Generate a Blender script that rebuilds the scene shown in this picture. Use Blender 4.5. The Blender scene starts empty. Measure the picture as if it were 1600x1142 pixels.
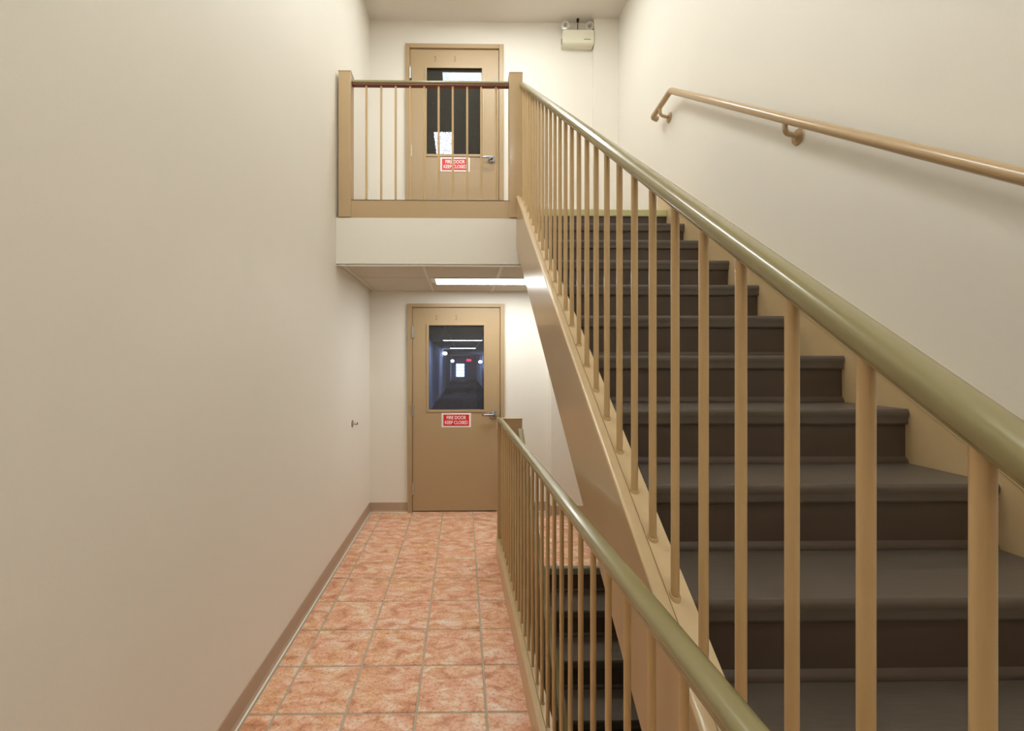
import bpy, bmesh, math, random
from mathutils import Vector, Matrix
random.seed(7)
S = bpy.context.scene
C = S.collection
PI = math.pi

# ------------------------------------------------------------------ camera
CAM_Z = 1.55
YAW = math.radians(0.85)
cd = bpy.data.cameras.new('camera'); cam = bpy.data.objects.new('camera', cd); C.objects.link(cam)
cam.location = (0, 0, CAM_Z); cam.rotation_euler = (PI/2, 0, -YAW)
cd.sensor_width = 36; cd.sensor_fit = 'HORIZONTAL'
cd.lens = 701/1600*36
cd.shift_x = (800-733.4)/1600; cd.shift_y = -3/1600
cd.clip_start = 0.02; cd.clip_end = 200
S.camera = cam

# ------------------------------------------------------------------ world, exposure
w = bpy.data.worlds.new('world'); S.world = w; w.use_nodes = True
w.node_tree.nodes['Background'].inputs[0].default_value = (0.75, 0.85, 1, 1)
w.node_tree.nodes['Background'].inputs[1].default_value = 1.0
S.view_settings.view_transform = 'Standard'; S.view_settings.look = 'None'
S.view_settings.gamma = 1; S.view_settings.use_curve_mapping = False
S.view_settings.exposure = 0.0
LAMP_MAIN = 36.0      # emission of the tube lights' lenses
LAMP_LANDING = 25.0    # tubes over the upper landing, dimmed so the walls near them don't clip
LAMP_LOW = 19.0
LAMP_COL = (0.92, 0.972, 0.96)

# ------------------------------------------------------------------ dimensions
XL, XR = -0.973, 1.62
YB, YF = 4.70, -1.75
Z2 = 2.675                # upper landing floor
ZC = 5.13                 # main ceiling
ZLC = 2.305               # suspended ceiling
ZLOW = -2.681
YE = 3.46                 # edge of the upper landing
YN = 3.39                 # edge of this floor above the down flight
RISE, RUN, SLOPE = 0.1833, 0.2545, 0.72
D0, ZN0 = 3.267, 1.55+1.131
XI, XO = 0.497, 1.50      # inside faces of the stringers
XS = 0.415                # outer face of the left stringer
DOWN = Vector((0, 0.123, -2.681))

# ------------------------------------------------------------------ material helpers
def srgb(r, g, b):
    f = lambda c: (c/255/12.92) if c/255 <= 0.04045 else ((c/255+0.055)/1.055)**2.4
    return (f(r), f(g), f(b), 1)
def nn(nt, t, **kw):
    n = nt.nodes.new(t)
    for k, v in kw.items(): setattr(n, k, v)
    return n
def mat(name, col, rough=0.5, metal=0.0, noise=0.0, nscale=8, bump=0.0, bscale=200, coat=0.0, spec=0.5, emit=None, estr=0, stretch=None):
    m = bpy.data.materials.new(name); m.use_nodes = True
    nt = m.node_tree; b = nt.nodes['Principled BSDF']
    b.inputs['Base Color'].default_value = col
    b.inputs['Roughness'].default_value = rough
    b.inputs['Metallic'].default_value = metal
    b.inputs['Coat Weight'].default_value = coat
    b.inputs['Coat Roughness'].default_value = 0.12
    b.inputs['Specular IOR Level'].default_value = spec
    if emit:
        b.inputs['Emission Color'].default_value = emit
        b.inputs['Emission Strength'].default_value = estr
    tc = nn(nt, 'ShaderNodeTexCoord')
    src = tc.outputs['Object']
    if stretch:
        mp = nn(nt, 'ShaderNodeMapping'); mp.inputs['Scale'].default_value = stretch
        nt.links.new(src, mp.inputs[0]); src = mp.outputs[0]
    if noise > 0:
        t = nn(nt, 'ShaderNodeTexNoise'); t.inputs['Scale'].default_value = nscale; t.inputs['Detail'].default_value = 6
        nt.links.new(src, t.inputs['Vector'])
        mx = nn(nt, 'ShaderNodeMix', data_type='RGBA')
        mx.inputs[6].default_value = tuple(c*(1-noise) for c in col[:3])+(1,)
        mx.inputs[7].default_value = tuple(min(1, c*(1+noise)) for c in col[:3])+(1,)
        nt.links.new(t.outputs['Fac'], mx.inputs[0]); nt.links.new(mx.outputs[2], b.inputs['Base Color'])
    if bump > 0:
        t2 = nn(nt, 'ShaderNodeTexNoise'); t2.inputs['Scale'].default_value = bscale; t2.inputs['Detail'].default_value = 4
        nt.links.new(src, t2.inputs['Vector'])
        bp = nn(nt, 'ShaderNodeBump'); bp.inputs['Strength'].default_value = bump; bp.inputs['Distance'].default_value = 0.002
        nt.links.new(t2.outputs['Fac'], bp.inputs['Height']); nt.links.new(bp.outputs[0], b.inputs['Normal'])
    return m

M = {}
M['wall'] = mat('cream_wall_paint', srgb(238, 232, 221), 0.55, noise=0.025, nscale=1.3, bump=0.15, bscale=90, spec=0.3)
M['ceil'] = mat('ceiling_paint', srgb(232, 224, 214), 0.8, noise=0.02, nscale=2, bump=0.1)
M['tan'] = mat('tan_gloss_enamel', srgb(188, 160, 120), 0.3, noise=0.04, nscale=5, bump=0.06, bscale=40, coat=0.3)
M['tanlight'] = mat('tan_gloss_enamel_pale', srgb(205, 177, 134), 0.3, noise=0.07, nscale=22, bump=0.12, bscale=50, coat=0.25)  # paler, more mottled copy of the tan enamel
M['door'] = mat('tan_door_paint', srgb(180, 154, 118), 0.4, noise=0.03, nscale=4, bump=0.05, bscale=60)
M['baluster'] = mat('tan_baluster_enamel', srgb(202, 170, 122), 0.32, noise=0.04, nscale=14, coat=0.25)
M['rail'] = mat('olive_vinyl_rail', srgb(142, 131, 90), 0.24, noise=0.06, nscale=9, coat=0.25)
M['railbar'] = mat('brown_rail_bar', srgb(120, 62, 44), 0.5, noise=0.05)
M['pipe'] = mat('tan_pipe_enamel', srgb(186, 157, 118), 0.3, noise=0.04, nscale=12, coat=0.3)
M['base'] = mat('brown_rubber_base', srgb(182, 157, 134), 0.45, noise=0.06, nscale=10)
M['caulk'] = mat('pale_caulk', srgb(232, 224, 208), 0.6)
M['tbar'] = mat('white_grid_bar', srgb(214, 206, 190), 0.4)
M['acoustic'] = mat('acoustic_tile', srgb(205, 195, 178), 0.9, noise=0.12, nscale=140, bump=0.9, bscale=260)
M['nosing_lit'] = mat('lit_green_vinyl_nosing', srgb(198, 190, 138), 0.4, noise=0.05)  # lit copy of the grey-green nosing, brightness painted into the colour
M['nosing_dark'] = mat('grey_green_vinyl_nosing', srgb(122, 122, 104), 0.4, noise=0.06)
M['steel'] = mat('satin_steel', srgb(190, 188, 184), 0.28, metal=1.0)
M['chrome'] = mat('satin_chrome', srgb(165, 166, 172), 0.24, metal=1.0)
M['brass'] = mat('dull_brass', srgb(140, 130, 100), 0.35, metal=0.9)
M['black'] = mat('black_rubber', srgb(28, 24, 22), 0.5)
M['gap'] = mat('dark_brown_matte', srgb(60, 38, 30), 0.7)
M['fixture'] = mat('cream_plastic', srgb(232, 227, 205), 0.4)
M['fixture_dark'] = mat('grey_print', srgb(120, 112, 96), 0.5)
M['lampglass'] = mat('lamp_glass', srgb(200, 200, 200), 0.1, metal=0.7)
M['whiteframe'] = mat('white_light_trim', srgb(230, 228, 222), 0.4)
M['sign_white'] = mat('sign_white', srgb(244, 240, 236), 0.4)
M['sign_red'] = mat('sign_red', srgb(222, 30, 38), 0.4)
M['lens'] = mat('tube_light_lens', (0.9, 0.9, 0.9, 1), 0.5, emit=LAMP_COL+(1,), estr=LAMP_MAIN)
M['lens_landing'] = mat('tube_light_lens_landing', (0.9, 0.9, 0.9, 1), 0.5, emit=LAMP_COL+(1,), estr=LAMP_LANDING)
M['lens_low'] = mat('tube_light_lens_low', (0.9, 0.9, 0.9, 1), 0.5, emit=LAMP_COL+(1,), estr=LAMP_LOW)
M['hallwall'] = mat('corridor_wall', srgb(205, 208, 220), 0.6)
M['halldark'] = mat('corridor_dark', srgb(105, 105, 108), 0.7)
M['hallfloor'] = mat('corridor_carpet', srgb(50, 50, 66), 0.9, noise=0.2, nscale=30)
M['halltrim'] = mat('corridor_trim', srgb(190, 190, 196), 0.5)
M['halllamp'] = mat('corridor_lamp', (0.9, 0.9, 0.9, 1), 0.5, emit=(0.62, 0.72, 1.0, 1), estr=26)
M['hallwindow'] = mat('daylit_pane', (0.6, 0.7, 0.9, 1), 0.3, emit=(0.62, 0.78, 1.0, 1), estr=5)
M['exit_red'] = mat('exit_sign_red', srgb(220, 30, 50), 0.4, emit=(1, 0.05, 0.12, 1), estr=2.5)

# dark rubber with fine ribs running along the tread
def rubber(name, col, ribs):
    m = mat(name, col, 0.42, noise=0.14, nscale=7, spec=0.4)
    nt = m.node_tree; b = nt.nodes['Principled BSDF']
    tc = nn(nt, 'ShaderNodeTexCoord')
    wv = nn(nt, 'ShaderNodeTexWave', bands_direction='Y'); wv.inputs['Scale'].default_value = ribs
    wv.inputs['Distortion'].default_value = 0.3
    nt.links.new(tc.outputs['Object'], wv.inputs['Vector'])
    bp = nn(nt, 'ShaderNodeBump'); bp.inputs['Strength'].default_value = 0.25; bp.inputs['Distance'].default_value = 0.001
    nt.links.new(wv.outputs['Fac'], bp.inputs['Height']); nt.links.new(bp.outputs[0], b.inputs['Normal'])
    return m
M['tread'] = rubber('brown_ribbed_rubber', srgb(90, 79, 68), 60)
M['riser'] = mat('brown_rubber_riser', srgb(78, 63, 52), 0.4, noise=0.18, nscale=6, bump=0.15, bscale=12, spec=0.4, stretch=(0.4, 1, 2))

# terracotta mottled tile
def tile_mat():
    m = bpy.data.materials.new('mottled_terracotta_tile'); m.use_nodes = True
    nt = m.node_tree; b = nt.nodes['Principled BSDF']; b.inputs['Roughness'].default_value = 0.42
    tc = nn(nt, 'ShaderNodeTexCoord'); oi = nn(nt, 'ShaderNodeObjectInfo')
    mul = nn(nt, 'ShaderNodeVectorMath', operation='SCALE'); mul.inputs['Scale'].default_value = 37
    cmb = nn(nt, 'ShaderNodeCombineXYZ')
    nt.links.new(oi.outputs['Random'], cmb.inputs[0]); nt.links.new(oi.outputs['Random'], cmb.inputs[1])
    nt.links.new(cmb.outputs[0], mul.inputs[0])
    add = nn(nt, 'ShaderNodeVectorMath', operation='ADD')
    nt.links.new(tc.outputs['Object'], add.inputs[0]); nt.links.new(mul.outputs[0], add.inputs[1])
    mpp = nn(nt, 'ShaderNodeMapping'); mpp.inputs['Scale'].default_value = (0.75, 1.3, 1.0)
    nt.links.new(add.outputs[0], mpp.inputs[0])
    n1 = nn(nt, 'ShaderNodeTexNoise'); n1.inputs['Scale'].default_value = 13; n1.inputs['Detail'].default_value = 8; n1.inputs['Roughness'].default_value = 0.62
    n1.inputs['Distortion'].default_value = 0.6
    nt.links.new(mpp.outputs[0], n1.inputs['Vector'])
    r = nn(nt, 'ShaderNodeValToRGB'); nt.links.new(n1.outputs['Fac'], r.inputs[0])
    e = r.color_ramp.elements
    e[0].position = 0.28; e[0].color = srgb(186, 124, 94)
    e[1].position = 0.74; e[1].color = srgb(246, 234, 220)
    x = e.new(0.40); x.color = srgb(218, 156, 122)
    x = e.new(0.50); x.color = srgb(234, 180, 146)
    x = e.new(0.60); x.color = srgb(240, 206, 180)
    # drifting hue: orange, pink and straw patches
    n3 = nn(nt, 'ShaderNodeTexNoise'); n3.inputs['Scale'].default_value = 7; n3.inputs['Detail'].default_value = 4
    off = nn(nt, 'ShaderNodeVectorMath', operation='ADD'); off.inputs[1].default_value = (13.1, 4.7, 2.2)
    nt.links.new(add.outputs[0], off.inputs[0]); nt.links.new(off.outputs[0], n3.inputs['Vector'])
    r3 = nn(nt, 'ShaderNodeValToRGB'); nt.links.new(n3.outputs['Fac'], r3.inputs[0])
    q = r3.color_ramp.elements
    q[0].position = 0.34; q[0].color = (1.0, 0.90, 0.93, 1); q[1].position = 0.66; q[1].color = (0.98, 1.0, 0.74, 1)
    x = q.new(0.48); x.color = (1, 0.98, 0.98, 1)
    # fine dark pits and speckle
    n2 = nn(nt, 'ShaderNodeTexNoise'); n2.inputs['Scale'].default_value = 75; n2.inputs['Detail'].default_value = 6; n2.inputs['Roughness'].default_value = 0.7
    nt.links.new(add.outputs[0], n2.inputs['Vector'])
    r2 = nn(nt, 'ShaderNodeValToRGB'); nt.links.new(n2.outputs['Fac'], r2.inputs[0])
    r2.color_ramp.elements[0].position = 0.32; r2.color_ramp.elements[0].color = (0.42, 0.33, 0.28, 1)
    r2.color_ramp.elements[1].position = 0.50; r2.color_ramp.elements[1].color = (1, 1, 1, 1)
    mx0 = nn(nt, 'ShaderNodeMix', data_type='RGBA', blend_type='MULTIPLY'); mx0.inputs[0].default_value = 0.45
    nt.links.new(r.outputs[0], mx0.inputs[6]); nt.links.new(r3.outputs[0], mx0.inputs[7])
    mx = nn(nt, 'ShaderNodeMix', data_type='RGBA', blend_type='MULTIPLY'); mx.inputs[0].default_value = 0.8
    nt.links.new(mx0.outputs[2], mx.inputs[6]); nt.links.new(r2.outputs[0], mx.inputs[7])
    nt.links.new(mx.outputs[2], b.inputs['Base Color'])
    bp = nn(nt, 'ShaderNodeBump'); bp.inputs['Strength'].default_value = 0.2; bp.inputs['Distance'].default_value = 0.002
    nt.links.new(n1.outputs['Fac'], bp.inputs['Height']); nt.links.new(bp.outputs[0], b.inputs['Normal'])
    return m
M['tile'] = tile_mat()
M['grout'] = mat('grey_grout', srgb(184, 170, 148), 0.85, noise=0.12, nscale=20, bump=0.3)

def glass_mat(name, tint):
    m = bpy.data.materials.new(name); m.use_nodes = True
    nt = m.node_tree; nt.nodes.clear()
    out = nn(nt, 'ShaderNodeOutputMaterial'); tr = nn(nt, 'ShaderNodeBsdfTransparent'); gl = nn(nt, 'ShaderNodeBsdfGlossy')
    tr.inputs[0].default_value = tint; gl.inputs['Roughness'].default_value = 0.01
    fr = nn(nt, 'ShaderNodeFresnel'); fr.inputs[0].default_value = 1.5
    ad = nn(nt, 'ShaderNodeMixShader')
    nt.links.new(fr.outputs[0], ad.inputs[0]); nt.links.new(tr.outputs[0], ad.inputs[1]); nt.links.new(gl.outputs[0], ad.inputs[2])
    nt.links.new(ad.outputs[0], out.inputs[0])
    return m
M['glass'] = glass_mat('wired_glass', (0.72, 0.78, 0.88, 1))

# ------------------------------------------------------------------ mesh helpers
def obj(name, bm, m, parent=None, smooth=False, loc=None):
    me = bpy.data.meshes.new(name)
    bmesh.ops.recalc_face_normals(bm, faces=bm.faces[:])
    bm.to_mesh(me); bm.free()
    for mm in (m if isinstance(m, (list, tuple)) else [m]): me.materials.append(mm)
    if smooth:
        for p in me.polygons: p.use_smooth = True
        try: me.set_sharp_from_angle(angle=math.radians(38))
        except Exception: pass
    o = bpy.data.objects.new(name, me); C.objects.link(o)
    if loc: o.location = loc
    if parent: o.parent = parent
    return o
def inst(src, name, parent, loc, rot=None, scale=None):
    o = src.copy(); o.name = name; C.objects.link(o); o.parent = parent; o.location = loc
    if rot: o.rotation_euler = rot
    if scale: o.scale = scale
    return o
def thing(name, label, cat, loc=(0, 0, 0), group=None):
    o = bpy.data.objects.new(name, None); C.objects.link(o); o.location = loc; o.empty_display_size = 0.1
    o['label'] = label; o['category'] = cat
    if group: o['group'] = group
    return o
def struct(name, bm, m, label=None, cat=None):
    o = obj(name, bm, m); o['kind'] = 'structure'
    if label: o['label'] = label
    if cat: o['category'] = cat
    return o
def struct_empty(name, loc, label, cat):
    o = thing(name, label, cat, loc); o['kind'] = 'structure'; return o
def bx(bm, x0, x1, y0, y1, z0, z1, bev=0.0):
    r = bmesh.ops.create_cube(bm, size=1)
    vs = r['verts']
    for v in vs:
        v.co.x = x0 + (v.co.x+0.5)*(x1-x0); v.co.y = y0 + (v.co.y+0.5)*(y1-y0); v.co.z = z0 + (v.co.z+0.5)*(z1-z0)
    if bev > 0:
        es = list({e for v in vs for e in v.link_edges})
        bmesh.ops.bevel(bm, geom=es, offset=bev, segments=2, profile=0.6, affect='EDGES')
    return bm
def box(*a, bev=0.0):
    return bx(bmesh.new(), *a, bev=bev)
def cyl(bm, p0, p1, r, n=16, r2=None, cap=True):
    p0, p1 = Vector(p0), Vector(p1); d = p1-p0
    q = d.to_track_quat('Z', 'Y').to_matrix().to_4x4()
    bmesh.ops.create_cone(bm, cap_ends=cap, segments=n, radius1=r, radius2=r if r2 is None else r2, depth=d.length,
                          matrix=Matrix.Translation((p0+p1)/2) @ q)
    return bm
def prism_yz(bm, pts, x0, x1):
    a = [bm.verts.new((x0, y, z)) for y, z in pts]; b = [bm.verts.new((x1, y, z)) for y, z in pts]
    n = len(pts)
    bm.faces.new(a); bm.faces.new(b[::-1])
    for i in range(n): bm.faces.new((a[i], a[(i+1) % n], b[(i+1) % n], b[i]))
    return bm
def sweep(bm, path, prof, side=None, cap=True):
    """prof: list of (u,v); u along the horizontal side direction, v along the local up"""
    P = [Vector(p) for p in path]; rings = []
    for i, p in enumerate(P):
        t0 = (P[i]-P[i-1]).normalized() if i > 0 else None
        t1 = (P[i+1]-P[i]).normalized() if i < len(P)-1 else None
        t = (t0+t1).normalized() if (t0 is not None and t1 is not None) else (t0 or t1)
        sc = 1.0
        if t0 is not None and t1 is not None: sc = 1/max(0.5, t.dot(t1))
        s = Vector(side) if side else t.cross(Vector((0, 0, 1)))
        if s.length < 1e-4: s = Vector((1, 0, 0))
        s = (s - t*s.dot(t)).normalized(); u = s.cross(t).normalized()
        rings.append([bm.verts.new(p + s*a + u*b*(sc if side else 1)) for a, b in prof])
    n = len(prof)
    for r0, r1 in zip(rings, rings[1:]):
        for i in range(n): bm.faces.new((r0[i], r0[(i+1) % n], r1[(i+1) % n], r1[i]))
    if cap: bm.faces.new(rings[0]); bm.faces.new(rings[-1][::-1])
    return bm
def circ(r, n=16): return [(r*math.cos(2*PI*i/n), r*math.sin(2*PI*i/n)) for i in range(n)]
def superell(w, h, n=24, e=2.6):
    out = []
    for i in range(n):
        a = 2*PI*i/n; c, s = math.cos(a), math.sin(a)
        out.append((w/2*math.copysign(abs(c)**(2/e), c), h/2*math.copysign(abs(s)**(2/e), s)))
    return out
def rounded_path(pts, rad, k=5):
    P = [Vector(p) for p in pts]; out = [P[0]]
    for i in range(1, len(P)-1):
        a = P[i] + (P[i-1]-P[i]).normalized()*rad; b = P[i] + (P[i+1]-P[i]).normalized()*rad
        for j in range(k+1):
            t = j/k; out.append(a*(1-t)**2 + P[i]*2*t*(1-t) + b*t*t)
    out.append(P[-1]); return out

# ================================================================== SETTING
# side walls, end wall behind the camera, ceiling
struct('wall_left', box(XL-0.12, XL, YF, YB+0.12, ZLOW, ZC), M['wall'])
struct('wall_right', box(XR, XR+0.12, YF, YB+0.12, ZLOW, ZC), M['wall'])
struct('wall_front', box(XL-0.12, XR+0.12, YF-0.12, YF, ZLOW, ZC), M['wall'])
struct('ceiling', box(XL-0.12, XR+0.12, YF-0.12, YB+0.12, ZC, ZC+0.1), M['ceil'])
# back wall with the two door openings
LX0, LX1, LTOP = -0.574, 0.436, 2.174
UX0, UX1, UTOP = -0.597, 0.426, 4.881
bm = bmesh.new()
bx(bm, XL, LX0, YB, YB+0.12, 0, ZLC+0.1); bx(bm, LX1, XR, YB, YB+0.12, 0, ZLC+0.1)
bx(bm, LX0, LX1, YB, YB+0.12, LTOP, ZLC+0.1)
bx(bm, XL, UX0, YB, YB+0.12, ZLC+0.1, ZC); bx(bm, UX1, XR, YB, YB+0.12, ZLC+0.1, ZC)
bx(bm, UX0, UX1, YB, YB+0.12, UTOP, ZC); bx(bm, UX0, UX1, YB, YB+0.12, ZLC+0.1, Z2)
bx(bm, XL, XR, YB, YB+0.12, ZLOW, 0)
struct('wall_back', bm, M['wall'])
struct('trim_1', box(1.363, XR, 4.635, YB, Z2, ZC, bev=0.004), M['wall'])       # boxed-in column, upper landing
struct('trim_2', box(0.90, XR, 4.56, YB, 0, ZLC, bev=0.004), M['wall'])         # boxed-in chase, lower landing

# floor slab with tiles
TH = 0.30
XG = 0.36
bm = bmesh.new()
zt = -0.004
bx(bm, XL, XG, YF, YB, -TH, zt); bx(bm, XG, XR, YN+0.03, YB, -TH, zt); bx(bm, XG, XR, YF, -0.30, -TH, zt)
floor = struct('floor', bm, M['grout'])
PX, PY, J = 0.3115, 0.3135, 0.010
tiles = {}
def tile(x0, x1, y0, y1):
    w_, d_ = round(x1-x0, 4), round(y1-y0, 4)
    if w_ < 0.015 or d_ < 0.015: return
    key = (w_, d_)
    if key not in tiles:
        bm = box(-w_/2, w_/2, -d_/2, d_/2, -0.006, 0.0)
        top = [e for e in bm.edges if all(abs(v.co.z) < 1e-6 for v in e.verts)]
        bmesh.ops.bevel(bm, geom=top, offset=0.0025, segments=1, affect='EDGES')
        o = obj('tile', bm, M['tile'], floor, loc=((x0+x1)/2, (y0+y1)/2, 0)); tiles[key] = o
    else:
        inst(tiles[key], 'tile', floor, ((x0+x1)/2, (y0+y1)/2, 0.0))
cols = [0.1047 + PX*i for i in range(-4, 6)]
rows = [1.9955 + PY*i for i in range(-12, 10)]
for cx in cols:
    for ry in rows:
        x0, x1, y0, y1 = cx+J/2, cx+PX-J/2, ry+J/2, ry+PY-J/2
        y1 = min(y1, YB-0.003); y0 = max(y0, YF+0.003)
        x0 = max(x0, XL+0.028); xm = min(x1, XR-0.003)
        if y1 <= y0: continue
        if ry > 3.5:   # full width landing
            if cx+PX > 0.9 and y1 > 4.545: y1 = 4.545
            tile(x0, xm, y0, y1)
        elif y1 > YN+0.035:  # row cut by the stair edge
            tile(x0, min(x1, 0.335), y0, y1) if x0 < 0.335 else None
            if x1 > 0.36 and y1-(YN+0.04) > 0.01: tile(max(x0, 0.36), xm, YN+0.04, y1)
        elif y0 < -0.62:
            tile(x0, xm, y0, y1)
        elif x0 < 0.335:
            tile(x0, min(x1, 0.335), y0, y1)

# lower storey floor
struct('floor_below', box(XL, XR, YF, YB, ZLOW-0.1, ZLOW), M['grout'])

# upper landing slab with cream fascia
bm = bmesh.new()
bx(bm, XL, XI, YE, YB, ZLC+0.012, Z2-0.004)
bx(bm, XI, XO, D0+0.034, YE, ZLC+0.16, Z2-0.004)
bx(bm, XO, XR, 3.445, YE, ZLC+0.16, Z2-0.004)
bx(bm, XI, XR, YE, YB, ZLC+0.012, Z2-0.004)
struct('wall_fascia', bm, M['wall'])
struct('floor_upper', box(XL, XR, YE+0.002, YB, Z2-0.004, Z2), M['base'])

# suspended ceiling under the landing
cl = struct_empty('ceiling_lower', (0, 0, ZLC), 'suspended tile ceiling under the upper landing', 'ceiling')
def cy(name, bm, m): return obj(name, bm, m, cl)
xb = [XL, -0.915, -0.305, 0.305, 0.915, 1.525, XR]
yb = [YE, 3.965, 4.575, YB]
# fixture occupies y 3.965..4.27, x -0.255..0.965
for i in range(len(xb)-1):
    cells = [(YE, 3.965)]
    if i in (2, 3): cells.append((4.27, YB))
    elif i == 4:
        cells.append((3.965, YB))
    else: cells.append((3.965, YB))
    for (a, b) in cells:
        x0, x1 = xb[i], xb[i+1]
        if i == 4 and a > 3.9: x0 = 0.975
        cy('ceiling_tile', box(x0+0.008, x1-0.008, a+0.010, b-0.010, 0.002, 0.014), M['acoustic'])
for x in xb[1:-1]:
    if x in (0.305, 0.915):
        cy('grid_bar', box(x-0.012, x+0.012, YE, 3.965, -0.003, 0.006), M['tbar']); cy('grid_bar', box(x-0.012, x+0.012, 4.27, YB, -0.003, 0.006), M['tbar'])
    else:
        cy('grid_bar', box(x-0.012, x+0.012, YE, YB, -0.003, 0.006), M['tbar'])
cy('grid_bar', box(XL, XR, 3.957, 3.969, -0.002, 0.006), M['tbar'])
cy('grid_bar', box(-0.255, 1.3, 4.266, 4.276, -0.002, 0.006), M['tbar'])
cy('wall_angle', box(XL, XL+0.02, YE, YB, -0.004, 0.004), M['tbar'])
cy('wall_angle', box(XL, XR, YB-0.02, YB, -0.004, 0.004), M['tbar'])
cy('wall_angle', box(XL, XR, YE-0.001, YE+0.018, -0.006, 0.004), M['tbar'])

# baseboards (rubber cove base)
def baseboard(name, p0, p1, inward):
    """p0,p1 (x,y) wall line; inward = unit vector into the room"""
    pr = [(0, 0), (0.013, 0), (0.010, 0.006), (0.005, 0.018), (0.004, 0.093), (0.002, 0.1), (0, 0.1)]
    bm = bmesh.new(); rs = []
    for p in (p0, p1):
        rs.append([bm.verts.new((p[0]+inward[0]*a, p[1]+inward[1]*a, b)) for a, b in pr])
    n = len(pr)
    for i in range(n): bm.faces.new((rs[0][i], rs[0][(i+1) % n], rs[1][(i+1) % n], rs[1][i]))
    bm.faces.new(rs[0]); bm.faces.new(rs[1][::-1])
    o = struct(name, bm, M['base'])
    c = bmesh.new()
    a0 = (p0[0]+inward[0]*0.013, p0[1]+inward[1]*0.013); 
    x0, x1 = sorted((p0[0], p1[0])); y0, y1 = sorted((p0[1], p1[1]))
    if inward[0] > 0: bx(c, x0+0.012, x0+0.022, y0, y1, 0, 0.004)
    elif inward[0] < 0: bx(c, x0-0.022, x0-0.012, y0, y1, 0, 0.004)
    else: bx(c, x0, x1, y0-0.022, y0-0.012, 0, 0.004)
    obj('caulk_bead', c, M['caulk'], o)
baseboard('baseboard_left', (XL, YF), (XL, YB), (1, 0))
baseboard('baseboard_back', (XL+0.004, YB), (LX0, YB), (0, -1))
baseboard('baseboard_back', (LX1, YB), (0.90, YB), (0, -1))
baseboard('baseboard_back', (0.90, 4.56), (XR, 4.56), (0, -1))
baseboard('baseboard_side', (0.90, 4.56), (0.90, YB), (-1, 0))
baseboard('baseboard_right', (XR, YN+0.2), (XR, 4.56), (-1, 0))

# ================================================================== DOORS
def text_mesh(s, size, parent, loc, name, m, sx=1.0):
    cu = bpy.data.curves.new(name, 'FONT'); cu.body = s; cu.size = size; cu.align_x = 'CENTER'; cu.align_y = 'CENTER'
    cu.extrude = 0.0004; cu.offset = size*0.022
    t = bpy.data.objects.new('tmp_text', cu); C.objects.link(t)
    bpy.context.view_layer.update()
    me = bpy.data.meshes.new_from_object(t); bpy.data.objects.remove(t)
    me.materials.clear(); me.materials.append(m)
    o = bpy.data.objects.new(name, me); C.objects.link(o); o.parent = parent
    o.location = loc; o.rotation_euler = (PI/2, 0, 0); o.scale = (sx, 1, 1)
    return o

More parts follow.
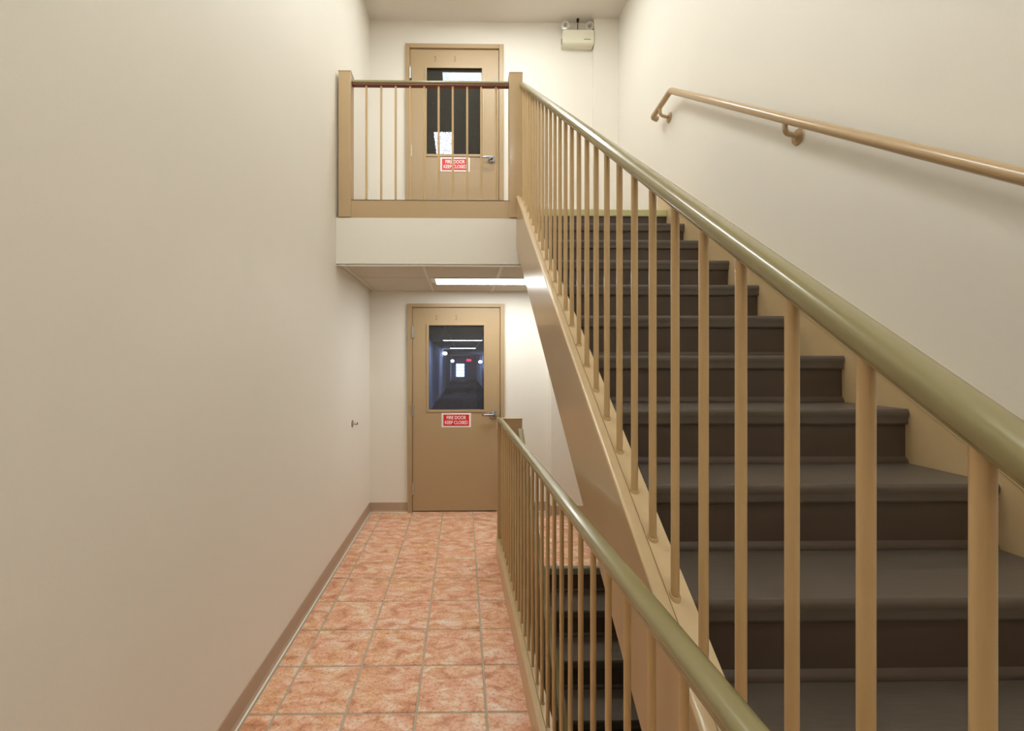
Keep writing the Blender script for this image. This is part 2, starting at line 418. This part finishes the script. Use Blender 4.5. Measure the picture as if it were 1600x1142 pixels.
def make_door(name, z0, fx0, fx1, sx0, sx1, g, sign, lever, hinges, holes, label):
    """g = glass rect (x0,x1,z0,z1); heights given from the door's floor z0"""
    D = struct_empty(name, (0, YB, z0), label, 'door')
    top = 2.134; ftop = 2.174 if z0 < 1 else UTOP-z0
    if z0 > 1: top = ftop-0.048
    fy = -0.028                                   # frame stands proud of the wall
    bm = bmesh.new()
    bx(bm, fx0, sx0-0.004, fy, 0.12, 0, ftop, bev=0.003); bx(bm, sx1+0.004, fx1, fy, 0.12, 0, ftop, bev=0.003)
    bx(bm, sx0-0.004, sx1+0.004, fy, 0.12, top+0.004, ftop, bev=0.003)
    bx(bm, sx0-0.004, sx0+0.012, 0.045, 0.06, 0, top+0.004); bx(bm, sx1-0.012, sx1+0.004, 0.045, 0.06, 0, top+0.004)
    bx(bm, sx0-0.004, sx1+0.004, 0.045, 0.06, top-0.012, top+0.004)
    obj('door_frame', bm, M['door'], D)
    b = bmesh.new()
    bx(b, sx0-0.004, sx0-0.0005, 0.0, 0.045, 0, top+0.004); bx(b, sx1+0.0005, sx1+0.004, 0, 0.045, 0, top+0.004); bx(b, sx0, sx1, 0, 0.045, top+0.0005, top+0.004)
    obj('gap_shade_strip', b, M['gap'], D)  # dark strips standing in for the shaded gap round the leaf
    # slab with an opening
    y0, y1 = -0.006, 0.039
    bm = bmesh.new(); zb = 0.012
    bx(bm, sx0, g[0], y0, y1, zb, top); bx(bm, g[1], sx1, y0, y1, zb, top)
    bx(bm, g[0], g[1], y0, y1, zb, g[2]); bx(bm, g[0], g[1], y0, y1, g[3], top)
    bmesh.ops.remove_doubles(bm, verts=bm.verts[:], dist=1e-5)
    slab = obj('door_leaf', bm, M['door'], D)
    # glazing bead: sloping frame around the glass
    bm = bmesh.new(); f = 0.026
    for (a, b_, c, d) in ((g[0]-f, g[0], g[2]-f, g[3]+f), (g[1], g[1]+f, g[2]-f, g[3]+f), (g[0], g[1], g[3], g[3]+f), (g[0], g[1], g[2]-f, g[2])):
        bx(bm, a, b_, y0-0.008, y0+0.02, c, d, bev=0.003)
    obj('glazing_frame', bm, M['door'], slab)
    obj('glass_pane', box(g[0], g[1], 0.014, 0.018, g[2], g[3]), M['glass'], slab)
    bm = bmesh.new(); p = 0.0127; r = 0.0005
    x = g[0]+p*0.6
    while x < g[1]: bx(bm, x-r, x+r, 0.0125, 0.0135, g[2], g[3]); x += p
    z = g[2]+p*0.6
    while z < g[3]: bx(bm, g[0], g[1], 0.0125, 0.0135, z-r, z+r); z += p
    obj('wire_mesh', bm, M['fixture_dark'], slab)['kind'] = 'stuff'
    for (hx, hz) in holes:
        bm = bmesh.new()
        for k in range(3): bx(bm, hx-0.010+0.004*(k % 2), hx+0.006+0.004*(k % 2), y0-0.0008, y0+0.002, hz+0.021*(k-1)-0.0025, hz+0.021*(k-1)+0.0025)
        obj('letter_ghost', bm, M['gap'], slab)
    # black strip painted in for the shadow gap under the leaf
    obj('threshold_shadow_strip', box(sx0, sx1, 0.0, 0.035, 0.001, 0.012), M['black'], D)
    # hinges
    for hz in hinges:
        bm = bmesh.new()
        for k in range(5): cyl(bm, (sx0-0.003, fy-0.004, hz-0.058+k*0.0235), (sx0-0.003, fy-0.004, hz-0.058+k*0.0235+0.0225), 0.0075, 12)
        cyl(bm, (sx0-0.003, fy-0.004, hz-0.066), (sx0-0.003, fy-0.004, hz+0.066), 0.0045, 10)
        bx(bm, sx0-0.003, sx0+0.018, fy-0.001, fy+0.002 if False else y0, hz-0.058, hz+0.058)
        obj('hinge', bm, M['steel'], D, smooth=True)
    # lever set
    lx, lz = lever
    bm = bmesh.new()
    cyl(bm, (lx, y0, lz), (lx, y0-0.012, lz), 0.038, 32); cyl(bm, (lx, y0-0.012, lz), (lx, y0-0.02, lz), 0.035, 32, 0.022)
    cyl(bm, (lx, y0-0.018, lz), (lx, y0-0.06, lz), 0.013, 20)
    rose = obj('door_rose', bm, M['chrome'], D, smooth=True)
    bm = bmesh.new()
    sweep(bm, rounded_path([(lx+0.008, y0-0.058, lz), (lx-0.06, y0-0.062, lz+0.002), (lx-0.105, y0-0.055, lz+0.001), (lx-0.118, y0-0.035, lz)], 0.012), superell(0.012, 0.022, 14, 3))
    obj('lever', bm, M['chrome'], rose, smooth=True)
    # latch plate on frame edge
    obj('strike_plate', box(sx1+0.002, sx1+0.008, fy-0.001, 0.02, lz-0.055, lz+0.055), M['brass'], D)
    # sign
    s0, s1, t0, t1 = sign
    sg = obj('fire_door_sign', box(s0, s1, y0-0.003, y0, t0, t1, bev=0.001), M['sign_white'], D)
    sg['label'] = 'red and white sign reading FIRE DOOR KEEP CLOSED'
    obj('red_panel', box(s0+0.019, s1-0.019, y0-0.0036, y0-0.0028, t0+0.015, t1-0.016), M['sign_red'], sg)
    cxm = (s0+s1)/2; h = t1-t0
    text_mesh('FIRE DOOR', 0.050, sg, (cxm, y0-0.0042, t0+h*0.67), 'sign_lettering', M['sign_white'], 0.80)
    text_mesh('KEEP CLOSED', 0.050, sg, (cxm, y0-0.0042, t0+h*0.33), 'sign_lettering', M['sign_white'], 0.78)
    return D
make_door('door_1', 0.0, LX0, LX1, -0.523, 0.390, (-0.354, 0.221, 1.069, 1.949), (-0.221, 0.086, 0.884, 1.033),
          (0.320, 1.014), (1.877, 1.064, 0.245), ((-0.275, 2.03), (-0.067, 2.03)),
          'tan fire door at floor level with wired glass onto a lit corridor')
make_door('door_2', Z2, UX0, UX1, -0.547, 0.376, (-0.375, 0.201, 1.063, 1.962), (-0.235, 0.074, 0.882, 1.031),
          (0.302, 1.010), (1.90, 1.09, 0.27), ((-0.285, 2.06), (-0.080, 2.06)),
          'tan fire door on the upper landing with dark wired glass')

# ---- corridor seen through the lower door
CXL, CXR, CE, CH = -1.05, 1.30, 42.0, 2.30
struct('wall_corridor_left', box(CXL-0.1, CXL, YB+0.12, CE, 0, CH), M['hallwall'])
struct('wall_corridor_right', box(CXR, CXR+0.1, YB+0.12, CE, 0, CH), M['hallwall'])
struct('wall_corridor_end', box(CXL-0.1, CXR+0.1, CE, CE+0.1, 0, CH), M['hallwall'])
struct('floor_corridor', box(CXL-0.1, CXR+0.1, YB+0.12, CE+0.1, -0.1, 0), M['hallfloor'])
struct('ceiling_corridor', box(CXL-0.1, CXR+0.1, YB+0.12, CE+0.1, CH, CH+0.1), M['halldark'])
bm = bmesh.new()
bx(bm, CXL, CXL+0.25, 28, 28.15, 0, CH); bx(bm, CXR-0.08, CXR, 28, 28.15, 0, CH); bx(bm, CXL, CXR, 28, 28.15, 2.12, CH)
struct('trim_3', bm, M['halltrim'])
bm = bmesh.new()
bx(bm, CXL, CXL+0.015, YB+0.12, 16.5, 0, 0.1); bx(bm, CXL, CXL+0.015, 18, 28, 0, 0.1)
struct('baseboard_corridor', bm, M['halltrim'])
struct('trim_4', box(-0.45, 0.18, 23.4, 23.46, 0, 0.012), M['halltrim'])
bm = bmesh.new()
for x in (-0.35, 0.6): bx(bm, x-0.012, x+0.012, YB+0.2, CE, CH-0.008, CH)
struct('trim_5', bm, M['halltrim'])
wn = struct_empty('window_1', (-0.24, CE-0.02, 0.3), 'small bright window at the far end of the corridor', 'window')
obj('window_pane', box(-0.40, 0.40, -0.01, 0, 0, 1.25), M['hallwindow'], wn)
bm = bmesh.new()
for a in (-0.40, 0.38): bx(bm, a, a+0.03, -0.03, 0, 0, 1.25)
for a in (0, 0.30, 0.62, 0.9, 1.22): bx(bm, -0.4, 0.4, -0.03, 0, a, a+0.03)
obj('window_frame', bm, M['halldark'], wn)
for yy, nm in ((14.2, 'nearest'), (21.5, 'second'), (33.0, 'farthest')):
    t = thing('ceiling_light', {'nearest': 'cool white ceiling light in the corridor behind the lower door, nearest the glass',
               'second': 'cool white ceiling light in the corridor, second from the glass',
               'farthest': 'cool white ceiling light far down the corridor past the doorway'}[nm], 'ceiling light', (0, yy, CH), 'corridor ceiling lights')
    obj('light_frame', box(-0.64, 0.64, -0.17, 0.17, -0.02, 0), M['whiteframe'], t)
    obj('light_lens', box(-0.60, 0.60, -0.14, 0.14, -0.028, -0.018), M['halllamp'], t)
for (xx, yy, zz, side, lb) in ((CXL, 23.5, 2.08, 1, 'white wall lamp on the left corridor wall, nearest of the corridor lamps'),
                           (CXL+0.25, 29.5, 1.72, 1, 'white wall lamp on the left corridor wall, beyond the doorway'),
                           (CXR-0.08, 27.9, 1.66, -1, 'white wall lamp at the right side of the corridor doorway')):
    t = thing('wall_lamp', lb, 'lamp', (xx, yy, zz), 'corridor wall lamps')
    obj('lamp_plate', box(min(0, side*0.02), max(0, side*0.02), -0.08, 0.08, -0.1, 0.1), M['whiteframe'], t)
    b = bmesh.new(); bmesh.ops.create_uvsphere(b, u_segments=16, v_segments=10, radius=0.12)
    for v in b.verts: v.co.x = v.co.x*0.9 + side*0.13; v.co.z *= 0.75
    obj('lamp_shade', b, M['halllamp'], t, smooth=True)
t = thing('exit_sign', 'small red lit exit sign far down the corridor', 'exit sign', (0.55, CE-2, 1.84))
obj('sign_box', box(-0.21, 0.21, -0.03, 0.03, -0.10, 0.12, bev=0.008), M['exit_red'], t)
obj('hanger', box(-0.02, 0.02, -0.02, 0.02, 0.12, CH-1.84), M['halldark'], t)
# dark hall behind the upper door
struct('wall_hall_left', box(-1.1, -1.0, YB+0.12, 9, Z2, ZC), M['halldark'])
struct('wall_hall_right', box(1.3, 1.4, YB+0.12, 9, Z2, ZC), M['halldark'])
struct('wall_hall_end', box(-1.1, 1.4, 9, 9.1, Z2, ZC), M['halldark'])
struct('floor_hall', box(-1.1, 1.4, YB+0.12, 9.1, Z2-0.1, Z2), M['hallfloor'])
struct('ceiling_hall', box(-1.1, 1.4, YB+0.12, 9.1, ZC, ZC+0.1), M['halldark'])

# ================================================================== ROOM LIGHTS
def tube_light(label, x0, x1, y0, y1, z, lensm, group=None):
    t = thing('ceiling_light', label, 'ceiling light', ((x0+x1)/2, (y0+y1)/2, z), group)
    a, b = (x1-x0)/2, (y1-y0)/2
    bm = bmesh.new(); f = 0.012
    bx(bm, -a, a, -b, -b+f, -0.006, 0.01); bx(bm, -a, a, b-f, b, -0.006, 0.01)
    bx(bm, -a, -a+f, -b+f, b-f, -0.006, 0.01); bx(bm, a-f, a, -b+f, b-f, -0.006, 0.01)
    obj('light_frame', bm, M['whiteframe'], t)
    obj('light_lens', box(-a+f, a-f, -b+f, b-f, -0.003, 0.002), lensm, t)
    return t
tube_light('bright rectangular tube light set in the tile ceiling above the lower fire door', -0.255, 0.965, 3.967, 4.266, ZLC, M['lens_low'])
tube_light('ceiling light mirrored at the top of the upper door glass', -0.26, 0.96, 3.64, 3.94, ZC-0.006, M['lens_landing'], 'main ceiling tube lights')
tube_light('lengthwise ceiling light mirrored low in the upper door glass', -0.46, -0.16, 1.30, 2.52, ZC-0.006, M['lens'], 'main ceiling tube lights')
tube_light('added unseen ceiling light over the foot of the stairs behind the viewpoint', 0.2, 1.42, -0.9, -0.6, ZC-0.006, M['lens'], 'main ceiling tube lights')  # lamp added out of view as extra fill behind the camera

# ================================================================== STAIR
def make_stair(label, nose_mat):
    T = thing('staircase', label, 'staircase', (0, 0, 0))
    ox = (XI+XO)/2; w2 = (XO-XI)/2-0.001
    # tread profile (y back from the nose, z)
    pr = [(0.004, 0.0), (RUN+0.012, 0.0), (RUN+0.012, -0.03), (0.016, -0.03), (0.014, -0.052), (0.006, -0.054), (0.0025, -0.050),
          (0.0015, -0.044), (0.003, -0.036), (-0.001, -0.024), (-0.002, -0.012), (0.0, -0.004)]
    tr = obj('tread', prism_yz(bmesh.new(), pr, -w2, w2), M['tread'], T, smooth=True, loc=(ox, D0-RUN, ZN0-RISE))
    rh = RISE
    rp = [(0.030, -0.028), (0.012, -0.028), (0.0125, -0.09), (0.012, -rh+0.022), (0.004, -rh+0.014), (0.001, -rh+0.010), (0.0, -rh+0.001), (0.030, -rh+0.001)]
    ri = obj('riser', prism_yz(bmesh.new(), rp, -w2, w2), M['riser'], T, smooth=True, loc=(ox, D0, ZN0))
    for k in range(1, 15):
        if k > 1: inst(tr, 'tread', T, (ox, D0-RUN*k, ZN0-RISE*k))
        o = inst(ri, 'riser', T, (ox, D0-RUN*k, ZN0-RISE*k))
        if k == 14: o.scale.z = (ZN0-RISE*k)/RISE
    # landing nosing
    np_ = [(0.0, -0.006), (0.006, 0.0), (0.033, 0.001), (0.033, -0.027), (0.016, -0.027), (0.014, -0.05), (0.003, -0.052), (0.0, -0.045)]
    obj('landing_nosing', prism_yz(bmesh.new(), np_, -w2, w2), nose_mat, T, loc=(ox, D0, ZN0))['label'] = 'smooth vinyl nosing of the top step'
    # stringers
    def string(x0, x1, ct, cb, m, dtop=3.458, nm='stringer', lip=0.0):
        zz = lambda d, c: CAM_Z + SLOPE*d - c
        dl = (ct-CAM_Z)/SLOPE; db = (cb-CAM_Z)/SLOPE
        pts = [(dtop, zz(dtop, ct)), (dl, 0.001), (db, 0.001), (dtop, zz(dtop, cb))]
        return obj(nm, prism_yz(bmesh.new(), pts, x0, x1), m, T)
    s = string(XS, XS+0.026, 1.197, 1.597, M['tan'])
    bm = bmesh.new()
    A = Vector((XS+0.012, -0.47, CAM_Z+SLOPE*-0.47-1.197)); B = Vector((XS+0.012, 3.45, CAM_Z+SLOPE*3.45-1.197))
    sweep(bm, [A, B], superell(0.032, 0.014, 16, 3), side=(1, 0, 0)); obj('stringer_bead', bm, M['tanlight'], s, smooth=True)
    string(XS+0.031, XI-0.001, 1.200, 1.59, M['tanlight'])
    string(XO+0.001, XR-0.003, 1.185, 1.59, M['tanlight'], dtop=3.44)
    A = Vector((XO+0.008, -0.47, CAM_Z+SLOPE*-0.47-1.185)); B = Vector((XO+0.008, 3.43, CAM_Z+SLOPE*3.43-1.185))
    bm = bmesh.new(); sweep(bm, [A, B], superell(0.018, 0.012, 12, 3), side=(1, 0, 0)); obj('stringer_bead', bm, M['tanlight'], T, smooth=True)
    # sloping underside
    zz = lambda d: CAM_Z + SLOPE*d - 1.56
    obj('soffit', prism_yz(bmesh.new(), [(3.25, zz(3.25)), (3.25, zz(3.25)+0.02), (0.05, zz(0.05)+0.02), (0.05, zz(0.05))], XI, XO), M['wall'], T)
    return T

def copy_tree(o, parent=None):
    c = o.copy(); C.objects.link(c)
    if parent: c.parent = parent
    for ch in list(o.children): copy_tree(ch, c)
    return c

up = make_stair('dark brown rubber stairs rising to the upper landing between tan stringers', M['nosing_lit'])
dn = copy_tree(up); dn.location = DOWN
dn['label'] = 'dark brown rubber stairs going down behind the floor railing, under the rising flight'
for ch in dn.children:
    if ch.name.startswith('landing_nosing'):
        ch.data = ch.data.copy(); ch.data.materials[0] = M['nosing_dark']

# ================================================================== RAILINGS
def baluster_bm(L, collar=True, r=0.009, slope=0.0):
    bm = bmesh.new()
    if collar:
        cyl(bm, (0, 0, -0.004), (0, 0, 0.0035), r+0.004, 14, r+0.0015)
        for v in bm.verts: v.co.z += slope*v.co.y      # weld bead lies on the sloping stringer
    cyl(bm, (0, 0, 0), (0, 0, L), r, 14)
    return bm
RAILP = superell(0.045, 0.031, 28, 2.4)

XB = 0.46
def make_stair_rail(label):
    T = thing('stair_railing', label, 'railing', (XB, 0, 0), 'handrails with round balusters beside the stairs')
    cR = 0.3325; dtop, dbot = 3.449, -0.42
    f = lambda d, c: CAM_Z+SLOPE*d-c
    obj('handrail', sweep(bmesh.new(), [(0, dbot, f(dbot, cR)), (0, dtop, f(dtop, cR))], RAILP, side=(1, 0, 0)), M['rail'], T, smooth=True)
    obj('rail_bar', sweep(bmesh.new(), [(0, dbot, f(dbot, cR)-0.0165), (0, dtop, f(dtop, cR)-0.0165)], [(-0.011, -0.004), (0.011, -0.004), (0.011, 0.004), (-0.011, 0.004)], side=(1, 0, 0)), M['rail'], T)
    b0 = obj('baluster', baluster_bm(0.857, True, 0.009, SLOPE), M['baluster'], T, smooth=True, loc=(0, 0.39, f(0.39, 1.198)+0.002))
    for j in range(-6, 27):
        if j == 0: continue
        d = 0.39+0.115*j
        if d > 3.41: continue
        inst(b0, 'baluster', T, (0, d, f(d, 1.198)+0.002))
    obj('newel_post', box(-0.045, 0.045, -0.51, -0.42, 0.001, 1.1, bev=0.004), M['tan'], T)
    return T
sr = make_stair_rail('railing with olive handrail and tan balusters on the rising stairs')
sr2 = copy_tree(sr); sr2.location = Vector((XB, 0, 0)) + DOWN
sr2['label'] = 'railing of the descending stairs, olive handrail mostly hidden behind the floor railing'

# upper landing guard
T = thing('landing_railing', 'horizontal railing between two square tan posts at the upper landing edge', 'railing', (0, YE, Z2))
zt_ = 3.797-Z2
def post(x0, x1, y0, y1, h, parent, zb=0.0, name='post'):
    bm = bx(bmesh.new(), x0, x1, y0, y1, zb, h-0.006, bev=0.003); bx(bm, x0-0.002, x1+0.002, y0-0.002, y1+0.002, h-0.006, h, bev=0.002)
    return obj(name, bm, M['tan'], parent)
post(-0.953, -0.858, -0.008, 0.092, zt_, T); post(0.360, 0.462, -0.008, 0.092, zt_, T)
obj('kick_plate', box(-0.858, 0.360, 0.000, 0.012, -0.003, 0.135, bev=0.001), M['tan'], T)
bm = bmesh.new(); bx(bm, -0.858, 0.360, 0.0, 0.06, 0.128, 0.135, bev=0.001); obj('bottom_rail', bm, M['tan'], T)
ch = 3.745-Z2
obj('handrail', sweep(bmesh.new(), [(-0.858, 0.042, ch-0.014), (0.360, 0.042, ch-0.014)], superell(0.056, 0.028, 24, 3), side=(0, -1, 0)), M['rail'], T, smooth=True)
obj('rail_bar', box(-0.858, 0.360, 0.022, 0.062, ch-0.036, ch-0.026), M['railbar'], T)
xs = [573, 596, 618.5, 641, 663, 685.4, 707.4, 730, 752, 775]
b0 = None
for x in xs:
    X = (x-723)*3.50/701
    if b0 is None: b0 = obj('baluster', baluster_bm(ch-0.036-0.135, False, 0.0085), M['baluster'], T, smooth=True, loc=(X, 0.042, 0.135))
    else: inst(b0, 'baluster', T, (X, 0.042, 0.135))

# floor-level guard beside the corridor, on a curb
gx = lambda d: 0.348-0.0137*d
ang = math.atan(0.0137)
T = thing('corridor_railing', 'olive-topped railing on a tan curb between the tile floor and the descending stairs', 'railing', (gx(3.63), 3.63, 0))
T.rotation_euler = (0, 0, PI - 0.0 + ang)   # local +Y runs towards the viewpoint
# in this local frame: +y towards viewer, +x towards the left wall
L = 3.63+0.45
obj('curb', box(0.003, 0.030, 0, L, 0.001, 0.137, bev=0.002), M['tanlight'], T)
obj('curb', box(-0.034, 0.001, 0, L, -0.29, 0.134, bev=0.002), M['tanlight'], T)
zr = 1.097
obj('handrail', sweep(bmesh.new(), [(-0.004, 0.004, zr), (-0.004, L, zr+0.012)], RAILP, side=(1, 0, 0)), M['rail'], T, smooth=True)
obj('rail_bar', box(-0.015, 0.007, 0.004, L, zr-0.020, zr-0.012), M['rail'], T)
b0 = obj('baluster', baluster_bm(zr-0.014-0.134, True, 0.0076), M['baluster'], T, smooth=True, loc=(-0.008, 3.63-3.50, 0.135))
j = 1
while 3.63-3.50+0.1168*j < L-0.08:
    inst(b0, 'baluster', T, (-0.008, 3.63-3.50+0.1168*j, 0.135)); j += 1
pm = obj('end_panel', bx(bx(bmesh.new(), -0.185, 0.017, -0.05, 0.0, 0.001, 1.100, bev=0.003), -0.187, 0.019, -0.052, 0.002, 1.100, 1.106, bev=0.002), M['tan'], T)
obj('newel_post', box(-0.045, 0.045, L, L+0.09, 0.001, 1.15, bev=0.004), M['tan'], T)

# wall handrail
XP = 1.532; cP = 0.359
T = thing('wall_handrail', 'tan round pipe handrail on brackets along the right wall above the stairs', 'handrail', (XR, 0, 0))
f = lambda d: CAM_Z+SLOPE*d-cP
px = XP-XR
path = rounded_path([(px, -0.5, f(-0.5)), (px, 3.285, f(3.285)+0.006), (px, 3.595, f(3.285)-0.02), (-0.045, 3.61, f(3.285)-0.028)], 0.022, 6)
obj('rail_pipe', sweep(bmesh.new(), path, circ(0.0215, 20), side=None), M['pipe'], T, smooth=True)
for d in (3.46, 2.11, 0.87, -0.3):
    zb = f(min(d, 3.285))-(0.015 if d > 3.28 else 0)
    b = bmesh.new()
    sweep(b, rounded_path([(px, d, zb-0.012), (px+0.002, d+0.004, zb-0.062), (-0.004, d+0.03, zb-0.066)], 0.026, 6), circ(0.0115, 14))
    br = obj('bracket', b, M['pipe'], T, smooth=True)
    b = bmesh.new()
    cyl(b, (-0.001, d+0.03, zb-0.066), (-0.008, d+0.03, zb-0.066), 0.040, 28, 0.036)
    cyl(b, (-0.008, d+0.03, zb-0.066), (-0.014, d+0.03, zb-0.066), 0.026, 20, 0.014)
    ro = obj('rosette', b, M['pipe'], br, smooth=True)
# ================================================================== SMALL THINGS
# emergency light
T = thing('emergency_light', 'cream emergency light box with two round lamp heads high on the back wall', 'emergency light', (1.194, YB, 4.848))
w2 = 0.162
pr = [(0.0, 0.0), (-0.078, 0.0), (-0.092, 0.010), (-0.095, 0.020), (-0.092, 0.142), (-0.086, 0.148), (0, 0.148)]
bm = prism_yz(bmesh.new(), pr, -w2, w2)
bmesh.ops.bevel(bm, geom=[e for e in bm.edges if abs(e.verts[0].co.x-e.verts[1].co.x) < 1e-5], offset=0.006, segments=2, affect='EDGES')
hs = obj('housing', bm, M['fixture'], T)
obj('label_strip', box(0.055, 0.125, -0.096, -0.0935, 0.040, 0.047), M['fixture_dark'], hs)
for k in range(3): obj('side_button', box(-w2-0.006, -w2, -0.06, -0.045, 0.02+0.022*k, 0.03+0.022*k), M['fixture_dark'], hs)
for sx in (-1, 1):
    hx = sx*0.122 - (0.006 if sx < 0 else 0)
    b = bmesh.new()
    cyl(b, (hx, -0.05, 0.148), (hx, -0.05, 0.175), 0.012, 14)
    dirv = Vector((-0.18 if sx < 0 else 0.05, -1, -0.25)).normalized()
    c0 = Vector((hx, -0.05, 0.206)); cyl(b, c0-dirv*0.03, c0+dirv*0.012, 0.024, 24, 0.040); cyl(b, c0+dirv*0.012, c0+dirv*0.02, 0.042, 24)
    hd = obj('lamp_head', b, M['fixture'], T, smooth=True)
    b = bmesh.new(); cyl(b, c0+dirv*0.020, c0+dirv*0.023, 0.033, 24); obj('lamp_lens', b, M['lampglass'], hd, smooth=True)
    b = bmesh.new(); cyl(b, c0+dirv*0.022, c0+dirv*0.027, 0.012, 12); obj('lamp_bulb', b, M['fixture_dark'], hd, smooth=True)
b = bmesh.new(); cyl(b, (0.0, -0.055, 0.148), (0.002, -0.055, 0.278), 0.0045, 10); cyl(b, (0.002, -0.055, 0.254), (0.002, -0.055, 0.282), 0.013, 14)
obj('supply_cable', b, M['gap'], T, smooth=True)

# wall bumper
T = thing('door_stop', 'small metal door stop knob on the left wall at handle height', 'door stop', (XL, 3.97, 1.02))
b = bmesh.new(); cyl(b, (0, 0, 0), (0.004, 0, 0), 0.034, 28, 0.032); pl = obj('back_plate', b, M['brass'], T, smooth=True)
b = bmesh.new(); cyl(b, (0.004, 0, 0), (0.026, 0, 0.002), 0.008, 14); cyl(b, (0.026, 0, 0.002), (0.042, 0, 0.002), 0.014, 18, 0.011)
obj('knob', b, M['steel'], T, smooth=True)
b = bmesh.new(); cyl(b, (0.042, 0, 0.002), (0.047, 0, 0.002), 0.012, 18, 0.009); obj('rubber_tip', b, M['black'], T, smooth=True)
